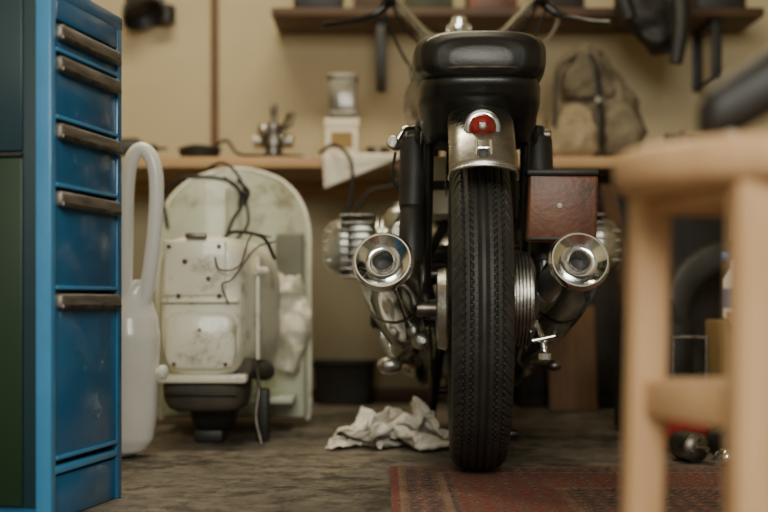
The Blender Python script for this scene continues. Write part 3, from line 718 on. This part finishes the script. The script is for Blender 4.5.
# frame
for s in (-1, 1):
    t = "L" if s < 0 else "R"
    tube("subframe_"+t, [(s*.095, -.02, .71), (s*.112, .10, .715), (s*.11, .45, .72), (s*.06, .9, .80)], .015, M_satin, mc)
    tube("rear_stay_"+t, [(s*.112, .05, .70), (s*.125, .16, .55), (s*.13, .30, .40), (s*.12, .42, .30)], .015, M_black, mc)
    tube("cradle_"+t, [(s*.12, .42, .45), (s*.125, .45, .24), (s*.12, .60, .15), (s*.11, .85, .15), (s*.08, .98, .35), (s*.03, 1.0, .85)], .014, M_black, mc)
    tube("swingarm_"+t, [(s*.085, 0, .325), (s*.09, .2, .325), (s*.08, .45, .33)], .021, M_black, mc)
    b = V((s*.138, .0, .36)); tp = V((s*.128, .10, .70)); d = (tp-b)
    cyl("shock_rod_"+t, b, tp, .008, M_chrome, mc)
    lathe("shock_body_"+t, [(0, .015), (.01, .022), (.10, .022), (.11, .014)], b, d, M_black, mc)
    lathe("shock_spring_cover_"+t, [(0, .024), (.004, .026), (.12, .026), (.124, .023)], b+d.normalized()*.06, d, M_satin, mc)
    lathe("shock_cover_"+t, [(0, .028), (.13, .031), (.15, .031), (.16, .018), (.18, .016)], b+d.normalized()*.18, d, M_satin, mc)
    cyl("shock_eye_"+t, b+V((-.02, 0, 0)), b+V((.02, 0, 0)), .018, M_steel, mc, bev=.003)
    cyl("shock_top_"+t, tp+V((-.02, 0, -.01)), tp+V((s*.030, 0, -.01)), .013, M_steel, mc, bev=.003)
    cyl("frame_bar_"+t, (s*.098, .02, .71), (s*.105, .12, .36), .011, M_black, mc)
lathe("marker_light", [(0, .008), (.004, .012), (.04, .013), (.044, .010), (.0445, .001)], (-.166, .06, .664), (-.2, -1, .1), M_alu, mc)
tube("marker_stem", [(-.13, .05, .70), (-.15, .04, .695), (-.166, .035, .670)], .006, M_chrome, mc)
tube("wiring_tail", [(-.168, .05, .65), (-.175, .06, .60), (-.155, .08, .56), (-.135, .1, .52)], .003, M_grub, mc)
box("battery", (-.085, .33, .60), (.07, .13, .13), M_paper, mc, .006)
box("battery_strap", (-.085, .262, .60), (.074, .004, .02), M_satin, mc, .001)
box("toolbox", (.04, .33, .60), (.12, .14, .16), M_satin, mc, .01)
box("tool_bag", (.162, -.075, .522), (.136, .045, .132), M_brown, mc, .006, rot=(0, .03, 0), seg=3)
box("tool_bag_top", (.162, -.077, .592), (.140, .052, .012), M_satin, mc, .004)
box("tool_bag_trim", (.162, -.0985, .463), (.128, .003, .006), M_satin, mc, .001)
cyl("bag_rivet", (.156, -.097, .527), (.156, -.101, .527), .005, M_steel, mc, seg=12)
# final drive right
prof = [(-.01, .05), (0, .088)]
for k in range(6): prof += [(.004+k*.007, .096), (.007+k*.007, .096), (.008+k*.007, .084), (.0095+k*.007, .084)]
prof += [(.047, .085), (.052, .070), (.056, .035), (.062, .030), (.066, .018)]
lathe("final_drive", prof, (.062, 0, .345), (1, 0, 0), M_alu, mc, seg=56)
cyl("drive_shaft", (.10, .03, .335), (.095, .48, .335), .026, M_black, mc)
ball("drive_casing", (.092, .06, .335), (.04, .09, .055), M_alu, mc)
cyl("axle_nut_left", (-.06, 0, .325), (-.125, 0, .325), .016, M_steel, mc, bev=.003)
lathe("brake_drum", [(0, .03), (.004, .08), (.02, .085), (.024, .08)], (-.085, 0, .325), (1, 0, 0), M_alu, mc)
tube("brake_rod", [(-.11, .0, .26), (-.11, .25, .24), (-.12, .5, .24)], .005, M_chrome, mc)
# mufflers
for s in (-1, 1):
    t = "L" if s < 0 else "R"
    e = V((s*.186, -.17, .417)); f = V((s*.135, .47, .20)); d = f-e; Ln = d.length
    lathe("muffler_"+t, [(.045, .0165), (.004, .0165), (-.002, .0185), (-.001, .0205), (.004, .023), (.0065, .026), (.0065, .030), (.003, .036), (-.004, .046), (-.008, .051), (-.008, .054), (-.004, .0575), (.003, .0595), (.010, .058), (.03, .053), (.10, .057), (.25, .057), (.40, .048), (.55, .030), (Ln, .022)], e, d, M_chrome, mc, seg=64)
    lathe("muffler_bore_"+t, [(0, .0164), (.001, .0164)], e+d.normalized()*.030, d, M_satin, mc)
    lathe("muffler_inner_ring_"+t, [(0, .0205), (.002, .0200), (.004, .0168)], e+d.normalized()*(-.004), d, M_steel, mc, cap=False)
    tube("header_"+t, [f, (s*.13, .62, .17), (s*.16, .76, .17), (s*.22, .84, .25), (s*.24, .80, .38), (s*.24, .72, .46)], .019, M_chrome, mc)
    lathe("muffler_clamp_"+t, [(0, .0585), (.012, .0585)], e+d.normalized()*.20, d, M_steel, mc, cap=False)
    tube("muffler_hanger_"+t, [(s*.12, .10, .34), (s*.15, .03, .37), (s*.16, .0, .385)], .007, M_steel, mc)
# engine
loft("gearbox", resamp([(.40, 0, .36, .07, .10, 3.5), (.42, 0, .36, .095, .13, 3.5), (.55, 0, .37, .11, .15, 3.5), (.60, 0, .38, .13, .17, 3.5), (.90, 0, .38, .125, .17, 3.5), (.93, 0, .38, .10, .14, 3)], 2), M_alu, mc, n=48)
box("air_filter", (0, .56, .60), (.20, .16, .12), M_alu, mc, .02, seg=3)
box("sump", (0, .75, .18), (.2, .28, .07), M_alu, mc, .015)
for k in range(5): box("sump_fin_%d" % k, (-.08+.04*k, .75, .14), (.006, .26, .03), M_alu, mc, .002)
for s in (-1, 1):
    t = "L" if s < 0 else "R"; cz = .478; cy = .64; ex = 0.0 if s < 0 else .014
    pr = [(0, .05)]
    for k in range(9): pr += [(.01+k*.0125, .056), (.011+k*.0125, .078), (.0145+k*.0125, .078), (.0155+k*.0125, .056)]
    pr += [(.125, .05)]
    lathe("cylinder_"+t, pr, (s*.115+ex, cy, cz), (s, 0, 0), M_alu, mc, seg=36)
    for k in range(9): box("head_fin_%s_%d" % (t, k), (s*.278+ex, cy, cz-.076+.019*k), (.085, .17, .0045), M_alu, mc, .002)
    box("head_core_"+t, (s*.270+ex, cy, cz), (.06, .13, .13), M_alu, mc, .01)
    loft("valve_cover_"+t, resamp([(s*.300+ex, cy, cz, .074, .070, 3), (s*.320+ex, cy, cz, .074, .072, 3), (s*.350+ex, cy, cz, .062, .062, 2.6), (s*.366+ex, cy, cz, .04, .040, 2.2)], 3), M_alu, mc, axis='x')
    for k in range(4): box("cover_rib_%s_%d" % (t, k), (s*.342+ex, cy, cz-.036+.024*k), (.045, .12, .005), M_alu, mc, .002)
    lathe("carb_body_"+t, [(0, .02), (.005, .028), (.04, .028), (.045, .036), (.07, .036), (.085, .027), (.093, .014), (.102, .012), (.104, .005)], (s*.170, .47, .475), (0, 0, 1), M_alu, mc)
    cyl("carb_throat_"+t, (s*.165, .40, .505), (s*.175, .60, .495), .022, M_alu, mc, bev=.003)
    tube("intake_hose_"+t, [(s*.165, .42, .505), (s*.14, .44, .55), (s*.09, .50, .58)], .024, M_grub, mc)
    tube("throttle_cable_"+t, [(s*.165, .47, .575), (s*.17, .48, .66), (s*.13, .6, .75), (s*.15, .85, .98)], .004, M_grub, mc)
    cyl("footpeg_bar_"+t, (s*.12, .42, .29), (s*.17, .42, .295), .010, M_black, mc)
    lathe("footpeg_"+t, [(0, .015)]+[(.004+.008*k+(j*.004), .022 if j else .017) for k in range(8) for j in (0, 1)]+[(.072, .012)], (s*.165, .42, .295), (s, 0, .02), M_grub, mc)
    tube("foot_lever_"+t, [(s*.14, .36, .20), (s*.16, .30, .205), (s*.18, .22, .20)], .008, M_alu, mc)
ball("lever_knob_L", (-.185, .20, .20), (.028, .02, .020), M_alu, mc)
ball("lever_knob_R", (.175, .20, .20), (.016, .014, .012), M_steel, mc)
lathe("gear_linkage", [(0, .012), (.004, .026), (.03, .028), (.036, .018)], (-.15, .33, .235), (-.3, -1, 0), M_alu, mc)
lathe("gear_linkage_2", [(0, .010), (.004, .018), (.02, .018), (.026, .010)], (-.115, .16, .255), (-.2, -1, 0), M_alu, mc)
cyl("linkage_pin", (-.17, .25, .21), (-.11, .15, .27), .008, M_steel, mc)
tube("swing_boot", [(-.12, .42, .45), (-.05, .38, .45), (.05, .38, .45), (.12, .42, .45)], .022, M_black, mc)
tube("frame_cross", [(-.12, .30, .40), (.12, .30, .40)], .022, M_black, mc, smooth=False)
tube("frame_cross_low", [(-.12, .34, .30), (.12, .34, .30)], .018, M_black, mc, smooth=False)
tube("breather_hose", [(-.06, .35, .52), (-.10, .30, .44), (-.10, .28, .37), (-.07, .33, .30)], .011, M_grub, mc)
tube("wiring_1", [(-.11, .1, .68), (-.10, .18, .60), (-.12, .22, .52), (-.09, .3, .46)], .005, M_grub, mc)
tube("wiring_2", [(.10, .1, .66), (.11, .1, .60), (.10, .2, .5)], .005, M_grub, mc)
tube("brake_lever", [(.115, -.04, .30), (.125, -.06, .27), (.13, -.07, .235)], .006, M_chrome, mc)
cyl("lever_bolt", (.105, -.07, .262), (.15, -.07, .272), .005, M_chrome, mc)
lathe("lever_nut", [(0, .008), (.004, .012), (.016, .012), (.02, .006)], (.13, -.07, .222), (0, 0, 1), M_chrome, mc, seg=6)
tube("lever_spring", [(.13+.005*math.cos(k*1.2), -.07+.005*math.sin(k*1.2), .238+k*.0012) for k in range(24)], .0015, M_chrome, mc, seg=5, k=2)
for s in (-1, 1):
    tube("center_stand_%d" % s, [(s*.07, .46, .24), (s*.085, .56, .12), (s*.10, .62, .012)], .013, M_black, mc)
    box("stand_foot_%d" % s, (s*.105, .63, .008), (.05, .06, .012), M_black, mc, .004)
tube("stand_bar", [(-.085, .56, .12), (.085, .56, .12)], .010, M_black, mc, smooth=False)
tube("stand_spring", [(-.10, .40, .28), (-.095, .48, .18), (-.09, .55, .10)], .008, M_steel, mc)
# fork, headlight, bars
for s in (-1, 1):
    t = "L" if s < 0 else "R"
    cyl("fork_lower_"+t, (s*.085, 1.39, .30), (s*.085, 1.22, .62), .027, M_alu, mc, bev=.004)
    cyl("fork_upper_"+t, (s*.085, 1.24, .60), (s*.085, 1.01, 1.03), .019, M_black, mc)
    tube("handlebar_"+t, [(0, .985, 1.065), (s*.06, .985, 1.07), (s*.11, .97, 1.090), (s*.155, .94, 1.130), (s*.22, .89, 1.18), (s*.38, .80, 1.20)], .0115, M_chrome, mc, k=8)
    lathe("grip_"+t, [(0, .014), (.005, .019), (.11, .018), (.12, .013)], (s*.27, .866, 1.192), (s*.15, -.09, 0), M_grub, mc)
    tube("lever_"+t, [(s*.21, .905, 1.155), (s*.26, .90, 1.120), (s*.33, .86, 1.095), (s*.385, .82, 1.080)], .007, M_black, mc, rads=[.013, .011, .008, .010])
    lathe("perch_"+t, [(0, .018), (.03, .020), (.035, .012)], (s*.195, .905, 1.165), (s, -.4, 0), M_black, mc)
    tube("ctrl_cable_"+t, [(s*.205, .91, 1.17), (s*.17, .95, 1.10), (s*.13, 1.0, 1.07), (s*.08, 1.02, 1.0), (s*.05, 1.03, .9)], .0045, M_grub, mc)
    tube("ctrl_cable2_"+t, [(s*.23, .90, 1.16), (s*.19, .94, 1.06), (s*.15, 1.0, 1.00), (s*.09, 1.02, .95)], .004, M_grub, mc)
tube("clutch_cable", [(.21, .90, 1.18), (.255, .93, 1.11), (.20, .97, 1.04), (.12, .99, 1.05), (.07, 1.02, 1.0)], .0045, M_chrome, mc)
box("yoke_top", (0, 1.0, 1.030), (.22, .06, .022), M_alu, mc, .008)
box("yoke_low", (0, 1.09, .86), (.22, .06, .026), M_alu, mc, .008)
cyl("steering_head", (0, 1.0, 1.03), (0, 1.09, .85), .028, M_black, mc)
lathe("steering_damper", [(0, .018), (.03, .02), (.035, .036), (.056, .036), (.062, .024), (.079, .020), (.084, .010)], (-.015, .95, 1.045), (0, -.25, 1), M_chrome, mc)
lathe("headlight", [(0, .02), (.02, .06), (.07, .085), (.12, .092), (.13, .085)], (0, 1.06, .90), (0, 1, -.05), M_black, mc)
lathe("headlight_glass", [(0, .088), (.01, .07), (.018, .03), (.02, .002)], (0, 1.19, .894), (0, 1, -.05), M_glass, mc)
lathe("speedometer", [(0, .03), (.01, .038), (.04, .038), (.042, .03)], (-.055, 1.02, 1.04), (0, -.5, 1), M_satin, mc)

# ------------------------------------------------------------------ stool in foreground
sx, sy = .386, 1.20
so = grp("wooden_stool", (sx, sy, 0), world=False)
lathe("seat", [(0, .155), (.004, .163), (.012, .168), (.030, .168), (.036, .165), (.040, .158), (.037, .08), (.036, .001)], (0, 0, .449), (0, 0, 1), M_beech, so, seg=72)
offs = [(-.130, .066), (-.077, -.122), (.122, -.070), (.070, .122)]
for i, (x, y) in enumerate(offs):
    a = V((x*.95, y*.95, .450)); b = V((x*1.03, y*1.03, 0.001)); bmm = bmesh.new()
    rings = []
    for k, p in enumerate((a, b)):
        h = .0178; ca, sa = math.cos(.12), math.sin(.12)
        c4 = []
        for (u, w) in [(-1, -.7), (-.7, -1), (.7, -1), (1, -.7), (1, .7), (.7, 1), (-.7, 1), (-1, .7)]:
            c4.append(bmm.verts.new(p+V(((u*ca-w*sa)*h, (u*sa+w*ca)*h, 0))))
        rings.append(c4)
    bridge(bmm, rings); finish(bmm, "leg_%d" % i, M_beech, so)
for i in range(4):
    x0, y0 = offs[i]; x1, y1 = offs[(i+1) % 4]
    p = V((x0*.99, y0*.99, .255)); q = V((x1*.99, y1*.99, .255)); d = q-p
    box("stretcher_%d" % i, (p+q)/2, (d.length-.03, .018, .034), M_beech, so, .004, rot=(0, 0, math.atan2(d.y, d.x)))
    p = V((x0*.93, y0*.93, .442)); q = V((x1*.93, y1*.93, .442)); d = q-p
    box("apron_%d" % i, (p+q)/2, (d.length-.03, .016, .016), M_beech, so, .004, rot=(0, 0, math.atan2(d.y, d.x)))

sd = grp("bicycle_saddle", (.39, 1.18, .489))
loft("saddle", resamp([(.296, 1.20, .520, .012, .014, 2.2), (.302, 1.20, .522, .022, .024, 2.4), (.33, 1.20, .536, .028, .030, 2.5), (.37, 1.20, .560, .036, .032, 2.6), (.42, 1.20, .585, .060, .034, 2.8), (.47, 1.20, .600, .080, .034, 2.8), (.52, 1.20, .608, .072, .030, 2.6), (.53, 1.20, .608, .05, .018, 2.4)], 4), M_satin, sd, axis='x')
for s in (-1, 1):
    tube("rail_%d" % s, [(.31, 1.20+s*.008, .510), (.35, 1.20+s*.02, .494), (.42, 1.20+s*.022, .494), (.47, 1.20+s*.03, .51), (.51, 1.20+s*.045, .58)], .0045, M_steel, sd)

# ------------------------------------------------------------------ lamp fixture & lights
cl = grp("ceiling_lamp", (0.0, 3.0, 2.55))
box("housing", (0.0, 3.0, 2.575), (1.3, .14, .05), M_white, cl, .01)
cyl("tube_a", (-.6, 3.0, 2.53), (.6, 3.0, 2.53), .016, M_lampg, cl)

def area(name, loc, target, sx_, sy_, power, col):
    l = bpy.data.lights.new(name, 'AREA'); l.shape = 'RECTANGLE'; l.size = sx_; l.size_y = sy_; l.energy = power; l.color = col
    o = bpy.data.objects.new(name, l); COL.objects.link(o); o.location = loc
    o.rotation_euler = (V(target)-V(loc)).to_track_quat('-Z', 'Y').to_euler()
    return o
area("daylight_door", (0.1, -1.2, 1.75), (-0.35, 3.0, 0.35), 1.6, 1.1, 86, (1.0, 0.965, 0.84))
area("ceiling_lamp_light", (-0.3, 3.1, 2.48), (-0.3, 3.5, 0.0), 1.2, 0.3, 36, (1.0, 0.87, 0.60))

w = bpy.data.worlds.new("world"); scn.world = w; w.use_nodes = True
bg = w.node_tree.nodes["Background"]; bg.inputs[0].default_value = (0.80, 0.87, 0.74, 1); bg.inputs[1].default_value = 0.33

cam = bpy.data.cameras.new("camera"); co = bpy.data.objects.new("camera", cam); COL.objects.link(co)
co.location = (0, 0, .35); co.rotation_euler = (math.radians(90), 0, 0)
cam.lens = 60; cam.sensor_width = 36; cam.shift_y = 44/768
cam.dof.use_dof = True; cam.dof.focus_distance = 2.38; cam.dof.aperture_fstop = 2.1
cam.clip_start = .02
scn.camera = co
